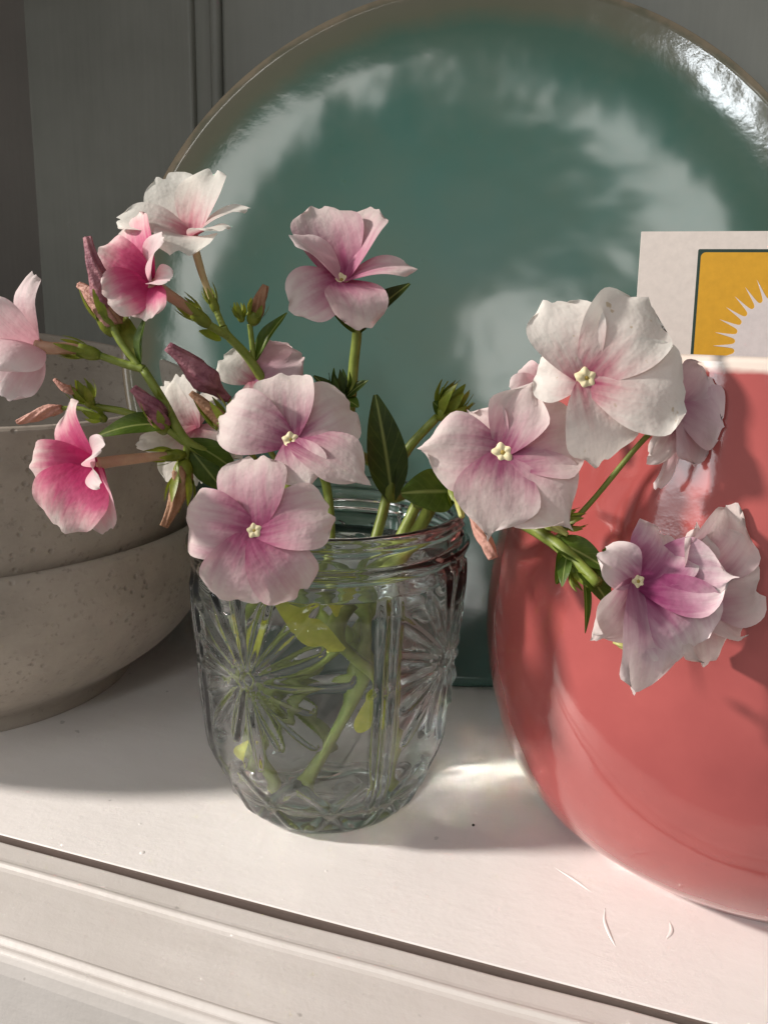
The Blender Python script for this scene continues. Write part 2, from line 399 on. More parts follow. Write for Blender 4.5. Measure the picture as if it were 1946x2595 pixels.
# ------------------------------------------------------------------ plate
def glaze():
    mt, nt, ns, ls, b = nodes('teal_glaze')
    tc = ns.new('ShaderNodeTexCoord'); sx = ns.new('ShaderNodeSeparateXYZ'); ls.new(tc.outputs['Object'], sx.inputs[0])
    r = mathn(ns, ls, 'SQRT', mathn(ns, ls, 'ADD', mathn(ns, ls, 'MULTIPLY', sx.outputs[0], sx.outputs[0]), mathn(ns, ls, 'MULTIPLY', sx.outputs[1], sx.outputs[1])))
    n0 = noise(ns, ls, tc.outputs['Object'], 18, 4); n1 = noise(ns, ls, tc.outputs['Object'], 70, 4)
    r2 = mathn(ns, ls, 'ADD', mathn(ns, ls, 'DIVIDE', r, RP), mathn(ns, ls, 'MULTIPLY_ADD', n1, .05, -.025))
    c = ramp(ns, ls, r2, [(0, (.18, .30, .26)), (.50, (.13, .285, .235)), (.74, (.085, .235, .185)), (.88, (.095, .205, .15)), (.93, (.21, .22, .15)), (.975, (.24, .23, .165)), (.99, (.42, .34, .24))])
    c2 = mixc(ns, ls, ramp(ns, ls, n0, [(.35, (0, 0, 0)), (.65, (.55, .55, .55))]), c, (.20, .285, .215))
    c2 = mixc(ns, ls, ramp(ns, ls, r2, [(.85, (0, 0, 0)), (.93, (1, 1, 1))]), c2, c)
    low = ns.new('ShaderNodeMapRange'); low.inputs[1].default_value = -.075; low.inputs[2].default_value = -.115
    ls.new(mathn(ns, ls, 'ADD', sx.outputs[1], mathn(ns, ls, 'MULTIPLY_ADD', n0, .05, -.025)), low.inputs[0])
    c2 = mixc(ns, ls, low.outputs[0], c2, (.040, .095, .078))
    ls.new(c2, b.inputs['Base Color'])
    na = bump(ns, ls, None, noise(ns, ls, tc.outputs['Object'], 30, 2, .4), .25, .002)
    fr = mathn(ns, ls, 'MULTIPLY', noise(ns, ls, tc.outputs['Object'], 150, 3), ramp(ns, ls, r2, [(.80, (0, 0, 0)), (.9, (1, 1, 1))]))
    bump(ns, ls, b, fr, .10, .0006, na)
    setv(b, Roughness=.11, Specular_IOR_Level=.42)
    return mt
RP = .1356
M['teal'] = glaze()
pl, py = math.radians(18), math.radians(10)
h = np.array([math.cos(py), math.sin(py), 0]); bk = np.array([-math.sin(py), math.cos(py), 0])
uu = bk*math.sin(pl)+np.array([0, 0, math.cos(pl)]); nn = np.cross(h, uu)      # nn faces the room
front = [(max(1e-6, t*(RP-.0012)), -.0150*(1-t**4)) for t in np.linspace(0, 1, 14)]
backp = [(RP, -.0014), (RP-.0008, -.003), (.128, -.0065), (.118, -.0105), (.106, -.016), (.094, -.020), (.085, -.0215), (.083, -.0245), (.079, -.0245), (.077, -.0215), (.05, -.0222), (1e-6, -.0225)]
Pf = np.vstack([catmull(front, 50), catmull(backp, 36)])[::-1]
v, f = lathe(Pf, 160)
th = np.arctan2(v[:, 1], v[:, 0]); v[:, 2] += .0008*np.sin(2*th+.5)*(np.hypot(v[:, 0], v[:, 1])/RP)**3
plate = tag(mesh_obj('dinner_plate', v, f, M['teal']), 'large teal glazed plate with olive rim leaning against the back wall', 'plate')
pc = np.array([-.0436, .2356, 0.0012])+uu*RP
mm = Matrix.Identity(4)
for i in range(3): mm[i][0], mm[i][1], mm[i][2], mm[i][3] = h[i], uu[i], nn[i], pc[i]
plate.matrix_world = mm

# ------------------------------------------------------------------ coral vase
VA = np.array([.0366, .2005])
VP = [(.0440, 0), (.0470, .0028), (.0545, .0095), (.0602, .020), (.0637, .035), (.0646, .050), (.0622, .070), (.0576, .090), (.0540, .105), (.0518, .1165), (.0512, .1195)]
inn = [(.0503, .1204), (.0494, .1196), (.0500, .115), (.0520, .104), (.0556, .089), (.0600, .070), (.0622, .050), (.0612, .036), (.0570, .020), (.045, .009), (.02, .006), (1e-6, .006)]
Pf = np.vstack([[(1e-6, .002), (.040, .002), (.0415, 0)], catmull(VP, 70), catmull(inn, 40)])
v, f = lathe(Pf, 160, VA)
th = np.arctan2(v[:, 1]-VA[1], v[:, 0]-VA[0])
kk = .0006*np.sin(3*th+v[:, 2]*60)+.0004*np.sin(5*th+1)
v[:, 0] += kk*np.cos(th); v[:, 1] += kk*np.sin(th)
tag(mesh_obj('coral_vase', v, f, M['coral'], origin=(VA[0], VA[1], 0)), 'glossy coral round-bellied vase with a pale rim, holding a card', 'vase')
def vase_r(z): return np.interp(z, [p[1] for p in VP], [p[0] for p in VP])

# ------------------------------------------------------------------ card standing in the vase
ca = math.radians(5); ch = np.array([math.cos(ca), math.sin(ca), 0]); cb = np.array([-math.sin(ca), math.cos(ca), 0])
ln = math.radians(7); cu = cb*math.sin(ln)+np.array([0, 0, math.cos(ln)]); cn = np.cross(ch, cu)
r_ = fwd + rgt*(1385*K-CX)/F + upv*(CY-501*K)/F
tl = CAM + r_*(.2120/r_[1])
CW, CHH = .0770, .1040
card = mesh_obj('card', *box(0, CW, -CHH, 0, -.0004, .0004), M['card'], smooth=False)
mm = Matrix.Identity(4)
for i in range(3): mm[i][0], mm[i][1], mm[i][2], mm[i][3] = ch[i], cu[i], cn[i], tl[i]
card.matrix_world = mm
tag(card, 'white card printed with a yellow panel and pale sun, standing in the coral vase', 'card')
def rrect(x0, x1, y0, y1, r, z, n=6):
    pts = []
    for (cx_, cy_, a0) in ((x1-r, y1-r, 0), (x0+r, y1-r, 90), (x0+r, y0+r, 180), (x1-r, y0+r, 270)):
        for k in range(n+1):
            a = math.radians(a0+90*k/n); pts.append((cx_+r*math.cos(a), cy_+r*math.sin(a), z))
    return pts
def flat(name, pts, mat):
    n = len(pts); p2 = [(x, y, z-.00005) for x, y, z in pts]
    fc = [tuple(range(n))]+[(i, i+n, (i+1) % n+n, (i+1) % n) for i in range(n)]
    me = bpy.data.meshes.new(name); me.from_pydata(pts+p2, [], fc); me.materials.append(mat)
    o = bpy.data.objects.new(name, me); link(o, card); return o
def cardxy(xp, yp):          # picture pixel -> card plane
    r = fwd + rgt*(xp*K-CX)/F + upv*(CY-yp*K)/F
    q = CAM + r*(((tl-CAM)@cn)/(r@cn)); return (q-tl)@ch, (q-tl)@cu
fx, fy = cardxy(1507, 539); gx, gy = cardxy(1513, 546); lw = gx-fx+.0001
flat('printed_frame', rrect(fx, CW-fx, -CHH+.010, fy, .0004, .00046), M['ink_green'])
flat('printed_panel', rrect(gx, CW-gx, -CHH+.0112, gy, .0012, .00052), M['ink_yellow'])
sx_, sy_ = cardxy(1692, 750)
R0 = sx_-cardxy(1568, 750)[0]
pts = []
NR = 34
for k in range(NR*16):
    t = k/16; ph = t % 1; a = 2*math.pi*t/NR+.1
    t_ = abs(ph-.5)*2
    rr = R0*.985 + .0036*math.exp(-(t_/.24)**1.6) - .0016*math.sqrt(max(0, 1-(1-t_)**2))
    pts.append((sx_+rr*math.cos(a), sy_+rr*1.10*math.sin(a), .00058))
flat('printed_sun', pts, M['ink_white'])

# ------------------------------------------------------------------ glass jar
JA = np.array([-.0668, .1745]); JH = .0795
oprof = [(.0222, 0), (.0240, .0006), (.0262, .0032), (.0274, .0065), (.0287, .0105), (.0304, .0145), (.0318, .0185), (.0328, .027), (.0338, .038), (.0346, .050), (.0352, .060), (.0354, .0655), (.0350, .0675), (.0345, .0685)]
nk = [(.0346, .0690), (.0360, .0696), (.0364, .0706), (.0360, .0716), (.0348, .0722), (.0346, .0735), (.0346, .0765), (.0349, .0778), (.0348, .0790), (.0340, JH), (.0328, .0791)]
ip = [(.0322, .078), (.0320, .074), (.0320, .069), (.0326, .064), (.0324, .056), (.0316, .044), (.0306, .030), (.0296, .019), (.0278, .0125), (.0250, .0082), (.0200, .0060), (.0100, .0052), (1e-6, .0050)]
OP = np.vstack([catmull(oprof, 190), catmull(nk, 60)])
NT = 420
th = np.linspace(0, 2*math.pi, NT, endpoint=False)
TH = np.repeat(th[None], len(OP), 0); ZZ = np.repeat(OP[:, 1:2], NT, 1); RR = np.repeat(OP[:, 0:1], NT, 1).copy()
def wrapd(a): return (a+math.pi) % (2*math.pi)-math.pi
relief = np.zeros_like(RR)
SZ = .0445
for q in range(4):
    tc = math.radians(-102+90*q)
    s = wrapd(TH-tc)*.0345; t = ZZ-SZ
    rho = np.hypot(s, t); phi = np.arctan2(t, s)
    for k in range(16):
        ak = 2*math.pi*k/16+math.radians(5)
        Lr = (.0270 if k % 2 == 0 else .0215)*(1.0 if math.sin(ak) > -.2 else .86)
        if abs(math.sin(ak)) < .35: Lr *= .95
        fl = rho*np.cos(phi-ak)/Lr; pr_ = np.abs(rho*np.sin(phi-ak))
        ok = (fl > .03) & (fl < 1)
        wd = .0024*np.clip(fl, 0, 1)**.7*np.sqrt(np.clip(1-fl**5, 0, 1))+1e-6
        e = np.where(ok, np.clip(1-(pr_/wd)**1.4, 0, 1), 0)
        relief = np.maximum(relief, e*.00085*np.clip(fl*4, .25, 1))
    # centre knob
    relief = np.maximum(relief, .0009*np.clip(1-(rho/.0020)**2, 0, 1))
    # paired upright ribs between the stars
    d = wrapd(TH-(tc+math.radians(56)))*.0345
    body = np.clip((ZZ-.006)/.006, 0, 1)*np.clip((.066-ZZ)/.004, 0, 1)
    for off in (-.0017, .0017):
        relief = np.maximum(relief, body*.0010*np.clip(1-((d-off)/.0013)**2, 0, 1))
# crossing arcs and quilting round the heel
band = np.clip((.022-ZZ)/.006, 0, 1)*np.clip((ZZ-.0015)/.002, 0, 1)
qa = np.sin(TH*12+ZZ*330); qb = np.sin(TH*12-ZZ*330)
relief = np.maximum(relief, band*.00045*np.clip(np.maximum(qa, qb)*3-2, 0, 1))
# wavy pressed-glass surface and a helical thread on the neck
relief += .00010*np.sin(TH*7+ZZ*210)*np.clip((.066-ZZ)/.01, 0, 1)+.00007*np.sin(TH*17-ZZ*390)
hz = .0742+.0028*(((TH/(2*math.pi))*1.0) % 1.0)
relief += np.where(ZZ > .0725, .0008*np.exp(-((ZZ-hz)/.0007)**2), 0)
RR += relief
Vo = np.stack([JA[0]+RR*np.cos(TH), JA[1]+RR*np.sin(TH), ZZ], 2).reshape(-1, 3)
IP = catmull(ip, 60); THi = np.repeat(th[None], len(IP), 0); Zi = np.repeat(IP[:, 1:2], NT, 1); Ri = np.repeat(IP[:, :1], NT, 1).copy()
Ri += (.00012*np.sin(THi*5+Zi*160)+.00008*np.sin(THi*9-Zi*250))*np.clip((Ri-.004)/.02, 0, 1)
Vi = np.stack([JA[0]+Ri*np.cos(THi), JA[1]+Ri*np.sin(THi), Zi], 2).reshape(-1, 3)
Vb, nb_ = [], 0
bot = [(1e-6, .0022), (.010, .0020), (.0185, .0012), (.0205, .0002)]
Bp = np.array(bot); Vb = np.stack([JA[0]+Bp[:, :1]*np.cos(th), JA[1]+Bp[:, :1]*np.sin(th), np.repeat(Bp[:, 1:2], NT, 1)], 2).reshape(-1, 3)
Vj = np.vstack([Vb, Vo, Vi])
JAR = tag(empty('glass_jar', (JA[0], JA[1], 0)), 'pressed clear glass jar with starburst pattern holding the phlox', 'jar')
jar_glass = mesh_obj('jar_glass', Vj, grid_faces(len(Bp)+len(OP)+len(IP), NT, True), M['glass'], JAR)
# water: overlaps the inner glass wall by a hair
WZ = .0640
wp = np.array([(1e-6, .0046)] + [(r+.00035, max(z-.0004, .0046)) for r, z in reversed(ip) if z < WZ-.002 and r > .005])
wp = np.vstack([catmull(wp, 50), [(np.interp(WZ-.0009, [.056, .064], [.0324, .0326])+.00035, WZ+.0004), (.0318, WZ-.0001), (.029, WZ-.0006), (1e-6, WZ-.0006)]])
v, f = lathe(wp, 128, JA)
mesh_obj('water', v, f, M['water'], JAR)

# ------------------------------------------------------------------ phlox builders
seed = [0]
def nseed():
    seed[0] += 1; return seed[0]*1.37 % 50
def push_out(V):
    """keep a petal or leaf on the outside of the vase"""
    z = V[:, 2]; d = V[:, :2]-VA; r = np.hypot(d[:, 0], d[:, 1])
    lim = vase_r(np.clip(z, 0, .1195))+.0012
    k = np.where((z < .1205) & (r < lim), lim/np.maximum(r, 1e-6), 1.0)
    V[:, :2] = VA+d*k[:, None]; return V
def petal_surface(C, T, n, w, cup=.12, bend=.10, curl=.0, twist=6., ruf=.10, notch=.045, kind='petal', nu=15, nv=11, side=0.0, tip=2.5):
    C, T = np.asarray(C, float), np.asarray(T, float)
    D = T-C; L = np.linalg.norm(D); D /= L
    n = unit(n-D*(n@D)); s = np.cross(D, n)
    a = math.radians(twist); s, n = s*math.cos(a)+n*math.sin(a), n*math.cos(a)-s*math.sin(a)
    U = np.linspace(0, 1, nu); Vv = np.linspace(-1, 1, nv)
    V, A = [], []; sd = nseed(); r = np.random.default_rng(int(sd*1000)+1)
    ph = r.uniform(0, 6.28, 6); am = r.uniform(.6, 1.3, 3); sk = r.uniform(-.05, .05)
    for u in U:
        if kind == 'petal':
            if u < .60: p = .24+.76*math.sin(.5*math.pi*u/.60)**.95
            else: p = max(.0, 1-((u-.60)/(.438 if tip > 2 else .415))**tip)**(.5 if tip > 2 else .85)
        else: p = max(math.sin(math.pi*min(u*.93+.035, 1))**.85*(1.12-.45*u), .02)
        for q in Vv:
            wob = 1+.05*math.sin(3.1*q+ph[0])*u+.03*math.sin(7.3*q+ph[1])*u*u
            uu_ = u*(1-(notch*math.exp(-((q-sk*3)/.38)**2)*u**6+.10*q*q*u**5 if kind == 'petal' else 0))*(1+((wob-1)*.6 if kind == 'petal' else 0))
            x = uu_*L; y = q*p*w*.5*(1+.04*math.sin(9*u+ph[2])*u)
            z = bend*L*math.sin(math.pi*u*.92) - curl*L*max(0, u-.55)**2*4.9
            z += cup*w*.5*(q*q)*p*(1.0 if kind == 'petal' else 1.0)*math.sin(math.pi*min(1, u*.8+.15))
            z += ruf*w*.5*u*u*(am[0]*math.sin(5.2*q+ph[3])*abs(q)+.6*am[1]*math.sin(8.3*u*abs(q)+6*q+ph[4])*q*q)
            z += side*w*.5*q*p*u + (.018*w*math.sin(6.5*u+4.2*q+ph[5])*u if kind == 'petal' else 0)
            V.append(C+D*x+s*y+n*z); A.append((uu_, q*(.35+.65*p), sd))
    return np.array(V), grid_faces(nu, nv), np.array(A)
def fan(name, spec, C, N, mat, parent):
    tx, ty, dd, wpx = spec[:4]; o = spec[4] if len(spec) > 4 else {}
    o = dict(o); d0 = spec_d(C)
    T = at(tx, ty, d0+dd*.001)
    mt = M[o.pop('mat', mat)]
    n = camv(o.pop('n', N))
    V, Fc, A = petal_surface(C, T, n, px(wpx*1.10, d0+dd*.0005), **o)
    push_out(V)
    return mesh_obj(name, V, Fc, mt, parent, attrs={'pc': A})
def spec_d(P): return float((np.asarray(P)-CAM)@fwd)
def pts3(path): return np.array([at(*p) for p in path])
def star_calyx(base, axis, length, rad, n=5, spread=.35):
    """cup with n pointed sepals round an axis (pointing out of the cup)"""
    axis = unit(axis); a = unit(np.cross(axis, [.2, .9, .4])); b = np.cross(axis, a); parts = []
    P = np.array([base+axis*length*t for t in np.linspace(0, .62, 6)])
    parts.append(sweep(P, rad*np.array([.45, .8, .98, 1.0, .98, .92]), 10))
    for k in range(n):
        th = 2*math.pi*k/n+rng.uniform(-.15, .15); o = a*math.cos(th)+b*math.sin(th)
        p0 = base+axis*length*.4+o*rad*.92; p1 = base+axis*length*(1.0+rng.uniform(-.05, .25))+o*rad*(1.0+spread*rng.uniform(.6, 1.6))
        Vv, Fv, _ = petal_surface(p0, p1, o, rad*.95, cup=.2, bend=.05, ruf=.02, kind='leaf', nu=7, nv=5)
        parts.append((Vv, Fv))
    return merge(parts)
def flower(sprig, c, N, mat, petals, tube=None, eye=None, tmat='tube', trad=7, name='flower', calyx=True):
    C = at(*c); d0 = c[2]
    # the part itself is the flower tube with its calyx
    if tube is None:
        back_ = C-camv(unit(N))*.010; P = np.array([C-camv(unit(N))*.0004, back_])
        P = catmull(P, 8)
    else: P = catmull(np.vstack([[C], pts3(tube)]), 16)
    R = px(trad, d0)*np.interp(np.linspace(0, 1, len(P)), [0, .12, .5, 1], [1.35, 1.0, .95, .62])
    v, f = sweep(P, R, 10)
    fl = mesh_obj(name, v, f, M[tmat], sprig, attrs={'pc': np.tile([.5, .5, nseed()], (len(v), 1))}, origin=C)
    for p in petals: fan('petal', p, C, N, mat, fl)
    if calyx and tube is not None:
        ax = P[-5]-P[-1]
        cv, cf = star_calyx(P[-1]-unit(ax)*.0006, ax, px(max(48, trad*6), d0), px(trad*1.15, d0))
        mesh_obj('calyx', cv, cf, M['calyx'], fl, attrs={'pc': np.tile([.5, .5, nseed()], (len(cv), 1))})
    if eye:
        r = px(eye, d0); n = camv(unit(N)); a = unit(np.cross(n, [.1, .3, .9])); b = np.cross(n, a); parts = []
        tt = np.linspace(0, 1, 7); v0, f0 = lathe(np.stack([tt*r+1e-6, .30*r*(1-tt**2)**.7+.05*r], 1)[::-1], 40)
        thv = np.arctan2(v0[:, 1], v0[:, 0]); rv = np.hypot(v0[:, 0], v0[:, 1])/r
        lob = 1-.20*(rv**1.5)*(.5-.5*np.cos(5*thv+.7)); v0[:, 0] *= lob; v0[:, 1] *= lob
        v0[:, 2] += .10*r*np.sin(5*thv+.7)*rv-.22*r*np.exp(-(rv/.28)**2)
        parts.append((C+v0[:, :1]*a+v0[:, 1:2]*b+v0[:, 2:]*n, f0))
        v, f = merge(parts); mesh_obj('eye', v, f, M['eye'], fl)
        th_ = np.linspace(0, math.pi, 6); v0, f0 = lathe(np.stack([np.sin(th_)*r*.24+1e-6, -np.cos(th_)*r*.10], 1), 8)
        mesh_obj('throat', C+n*r*.15+v0[:, :1]*a+v0[:, 1:2]*b+v0[:, 2:]*n, f0, M['throat'], fl)
    return fl
def stem(sprig, path, r0=6, r1=None, mat='stem', name='stem', n=40):
    P = catmull(pts3(path), n); d = np.array([(q-CAM)@fwd for q in P]); r1 = r1 or r0
    R = np.array([px(r0+(r1-r0)*i/(n-1), d[i])*(1+.03*math.sin(i*.7)) for i in range(n)])
    v, f = sweep(P, R, 9)
    return mesh_obj(name, v, f, M[mat], sprig, attrs={'pc': np.tile([.5, .6, nseed()], (len(v), 1))})
def stem3(sprig, P3, r0, r1, mat='stem', n=40):
    P = catmull(np.array(P3), n); v, f = sweep(P, np.linspace(r0, r1, n), 9)
    return mesh_obj('stem', v, f, M[mat], sprig, attrs={'pc': np.tile([.5, .6, nseed()], (len(v), 1))})
def leaf(sprig, a, b, w, mat='leaf', n=(0, 0, 1), name='leaf', **o):
    A, B = at(*a), at(*b); o.setdefault('cup', .22); o.setdefault('bend', .06); o.setdefault('ruf', .04)
    V, Fc, At = petal_surface(A, B, camv(n), px(w, (a[2]+b[2])/2), kind='leaf', nu=17, nv=9, **o)
    push_out(V)
    return mesh_obj(name, V, Fc, M[mat], sprig, attrs={'pc': At})
def bud(sprig, path, rad, mat, twist=3.0, shape=(.45, .8, 1.0, .95, .7, .35), calyx=True, cmat='calyx', crad=.9, clen=1.0):
    """path runs from the base to the tip"""
    P = catmull(pts3(path), 22); d0 = path[0][2]
    R = px(rad, d0)*np.interp(np.linspace(0, 1, 22), np.linspace(0, 1, len(shape)), shape)
    v, f = sweep(P, R, 28, .8, twist*1.6, .20, 5)
    b = mesh_obj('bud', v, f, M[mat], sprig, attrs={'pc': np.tile([.5, .5, nseed()], (len(v), 1))})
    if calyx:
        ax = P[4]-P[0]
        cv, cf = star_calyx(P[0]-unit(ax)*px(rad*.9, d0), ax, px(rad*3.2*clen, d0), px(rad*crad, d0))
        mesh_obj('calyx', cv, cf, M[cmat], b, attrs={'pc': np.tile([.5, .5, nseed()], (len(cv), 1))})
    return b
def tuft(sprig, x, y, d, size, ax=(0, 1, .2), n=11, mat='calyx'):
    """tight cluster of green calyx points"""
    C = at(x, y, d); axis = camv(unit(ax)); a = unit(np.cross(axis, [.2, .9, .4])); b = np.cross(axis, a); parts = []
    for k in range(n):
        th = k*2.4; sp = .25+.75*(k/n); o = a*math.cos(th)+b*math.sin(th)
        p0 = C+o*px(size*.10, d); p1 = C+axis*px(size*(1.05-.45*sp), d)+o*px(size*.62*sp, d)
        v, f, _ = petal_surface(p0, p1, o+axis*.2, px(size*.30, d), cup=.3, bend=.10, kind='leaf', nu=8, nv=5); parts.append((v, f))
    P = np.array([C-axis*px(size*.15, d), C+axis*px(size*.45, d)]); parts.append(sweep(catmull(P, 6), px(size*.2, d)*np.array([.5, .9, 1, .9, .6, .2]), 10))
    v, f = merge(parts)
    return mesh_obj('calyx', v, f, M[mat], sprig, attrs={'pc': np.tile([.5, .5, nseed()], (len(v), 1))})
def J(r, deg, z):            # a point inside the jar
    return np.array([JA[0]+r*math.cos(math.radians(deg)), JA[1]+r*math.sin(math.radians(deg)), z])
def sprig(label):
    return tag(empty('phlox_sprig', J(.004, 0, .0075)), label, 'flower', 'phlox sprigs in the glass jar')

# ------------------------------------------------------------------ sprig leaning left over the bowls
S = sprig('leafy phlox sprig with deep pink flowers and wilted buds leaning over the grey bowls')
stem3(S, [J(.017, -20, .0085), J(.012, 60, .035), J(.020, 150, .062), J(.028, 175, .080), at(520, 1040, .172), at(455, 985, .166), at(400, 950, .163), at(355, 870, .161), at(310, 797, .160)], .0017, .00095)
flower(S, (82, 748, .155), (-.9, .15, .35), 'blush', [
    (50, 588, -4, 62, dict(cup=-.1, curl=.2, n=(-.4, 0, 1))), (-40, 640, -8, 80, dict(n=(-.2, .1, 1))), (-25, 800, -12, 130, dict(cup=-.25, n=(-.1, .1, 1), bend=.2)),
    (8, 862, -4, 95, dict(cup=-.2, n=(.2, .2, 1))), (-30, 720, 6, 90, dict())], tube=[(110, 752, .155), (160, 754, .157), (215, 768, .159)], trad=14)
stem(S, [(215, 768, .159), (265, 785, .160), (312, 798, .160)], 8, 10)
leaf(S, (306, 795, .160), (322, 672, .158), 46, n=(-.75, 0, .7), cup=.5)
leaf(S, (300, 793, .161), (262, 672, .165), 50, 'calyx', n=(.3, 0, 1), cup=.3)
stem(S, [(300, 790, .160), (262, 740, .160), (236, 690, .160)], 7, 9)
bud(S, [(228, 662, .160), (222, 625, .158), (203, 570, .156), (190, 512, .155)], 27, 'wilt_purple', 1.2, (.75, 1, .95, .8, .6, .42, .35), calyx=False)
bud(S, [(240, 705, .161), (222, 668, .160), (190, 630, .160), (170, 615, .160)], 24, 'wilt_pink', 1.5, (.9, 1, .8, .5, .3), crad=.95, clen=1.2)
bud(S, [(252, 700, .161), (244, 665, .160), (232, 640, .159)], 20, 'wilt_brown', 2, (.8, 1, .9, .7), calyx=False)
# lower hot-pink flower
flower(S, (208, 1003, .150), (-.4, .05, .9), 'hot', [
    (140, 866, 3, 96, dict(cup=.25, curl=.1, n=(-.45, -.2, .9))), (56, 1012, 0, 112, dict(cup=.1, curl=.15, n=(-.2, 0, 1))),
    (118, 1140, -4, 160, dict(cup=.02, bend=.14, curl=.2, n=(-.15, .1, 1))), (236, 1154, -1, 78, dict(cup=.2, n=(-.4, .1, .9), mat='rosy')),
    (232, 962, -9, 60, dict(cup=.5, n=(-.75, .2, .5), bend=.15, mat='blush')), (222, 1050, -10, 40, dict(cup=.5, n=(-.6, .0, .6), mat='blush'))], tube=[(250, 996, .153), (320, 988, .158), (396, 982, .163)], trad=13, eye=9)
bud(S, [(350, 918, .161), (338, 890, .159), (312, 862, .158), (287, 838, .157)], 24, 'wilt_purple', 1.5, (.8, 1, .95, .8, .55, .4), crad=.8)
stem(S, [(350, 918, .161), (380, 942, .162), (402, 958, .163)], 7)
tuft(S, 196, 872, .166, 62, (-.35, .9, .3), 12); tuft(S, 225, 905, .167, 50, (-.8, .4, .3), 8)
bud(S, [(165, 848, .166), (140, 838, .165), (118, 820, .165)], 11, 'wilt_pink', 1, (.8, 1, .7, .4), calyx=False)
stem(S, [(200, 878, .167), (270, 890, .167), (345, 918, .164), (398, 955, .163)], 8)
bud(S, [(135, 882, .168), (100, 890, .168), (62, 905, .168), (38, 912, .168)], 15, 'wilt_pink', 2, (.6, 1, .9, .6, .4), calyx=False)
stem(S, [(135, 882, .168), (180, 884, .168), (225, 905, .167)], 5)
leaf(S, (378, 918, .163), (212, 945, .158), 66, n=(.1, .7, .7), cup=.25, bend=.12)
leaf(S, (402, 950, .164), (520, 1028, .166), 66, n=(.2, .6, .7), cup=.35)
leaf(S, (410, 968, .165), (486, 1062, .168), 58, n=(-.2, .3, 1), cup=.3)
bud(S, [(397, 1010, .164), (393, 1040, .163), (380, 1085, .162), (354, 1138, .161)], 24, 'wilt_brown', 1.5, (.7, 1, .95, .8, .55, .4), crad=.9, clen=1.3)
stem(S, [(397, 1012, .164), (402, 985, .164), (404, 958, .163)], 7)
bud(S, [(500, 940, .161), (470, 900, .159), (440, 872, .158), (412, 848, .157)], 19, 'wilt_brown', 1.5, (.8, 1, .8, .6, .35), crad=1.0, clen=1.6)
stem(S, [(500, 942, .161), (540, 975, .164), (560, 1010, .168)], 6)
flower(S, (425, 925, .170), (-.3, .15, .9), 'white', [
    (350, 828, 2, 62), (388, 806, 0, 74, dict(cup=.2)), (470, 842, 6, 50), (528, 985, 0, 80, dict(n=(0, .5, .8))), (292, 962, -2, 58, dict(n=(0, -.5, .8))), (366, 1052, -3, 74), (432, 1050, 2, 52)], eye=None)

# ------------------------------------------------------------------ tall sprig with the top flowers
S = sprig('upright phlox sprig with a white topmost flower and a deep pink flower below it')
stem3(S, [J(.015, 200, .0085), J(.010, 130, .035), J(.018, 110, .06), J(.026, 115, .081), at(610, 900, .178), at(572, 828, .175), at(535, 770, .172), at(492, 724, .169), at(482, 705, .168)], .0016, .0009)
flower(S, (416, 512, .166), (.05, .75, .55), 'white', [
    (352, 372, 9, 118, dict(cup=.22, bend=-.05, n=(.1, .35, .9))), (462, 368, 8, 98, dict(cup=.22, n=(-.1, .3, .9))), (545, 452, -1, 72, dict(cup=.25, n=(-.2, .7, .5))),
    (248, 478, -2, 86, dict(cup=.2, n=(.2, .6, .7), bend=.12)), (392, 538, -11, 120, dict(cup=.2, n=(0, .8, .5), curl=.1)), (482, 500, -9, 76, dict(n=(-.1, .8, .5)))],
    tube=[(424, 545, .166), (440, 600, .167), (468, 672, .168)], tmat='pale_tube', trad=9)
stem(S, [(468, 672, .168), (482, 705, .168)], 7)
flower(S, (328, 612, .160), (-.5, .05, .85), 'hot', [
    (292, 464, 3, 96, dict(cup=.2, n=(-.3, -.1, 1))), (212, 540, -1, 104, dict(cup=.1, bend=.1, n=(-.2, 0, 1))), (226, 652, -5, 104, dict(cup=.05, bend=.12, n=(-.1, .1, 1))),
    (322, 694, -4, 86, dict(cup=.15, n=(-.3, .3, .9))), (358, 506, -7, 74, dict(cup=.45, n=(-.8, .0, .5), mat='blush')), (374, 604, -7, 52, dict(cup=.5, n=(-.4, .4, .7), mat='blush'))],
    tube=[(362, 635, .161), (410, 668, .164), (452, 702, .166)], trad=13, tmat='tube')
stem(S, [(452, 702, .166), (492, 726, .169)], 9)
leaf(S, (478, 735, .170), (430, 715, .168), 30, 'calyx', n=(0, .6, .8))
stem(S, [(548, 785, .173), (545, 745, .172), (540, 700, .171)], 6)
bud(S, [(548, 690, .171), (560, 655, .170), (574, 616, .169)], 15, 'wilt_brown', 1, (.8, 1, .9, .7, .45), crad=1.05, clen=1.0)
tuft(S, 522, 690, .171, 42, (-.25, 1, .2), 8)
leaf(S, (552, 780, .173), (622, 676, .170), 52, n=(-.5, .3, .8), cup=.4)
flower(S, (548, 822, .174), (.0, .2, .95), 'violet', [
    (476, 774, 0, 74, dict(cup=.15, mat='white')), (655, 768, 4, 92, dict(cup=.3, ruf=.25, mat='mauve')), (612, 738, 8, 80, dict(ruf=.2, mat='mauve')), (560, 900, -3, 70, dict(mat='white')), (600, 860, 0, 80)], eye=None)

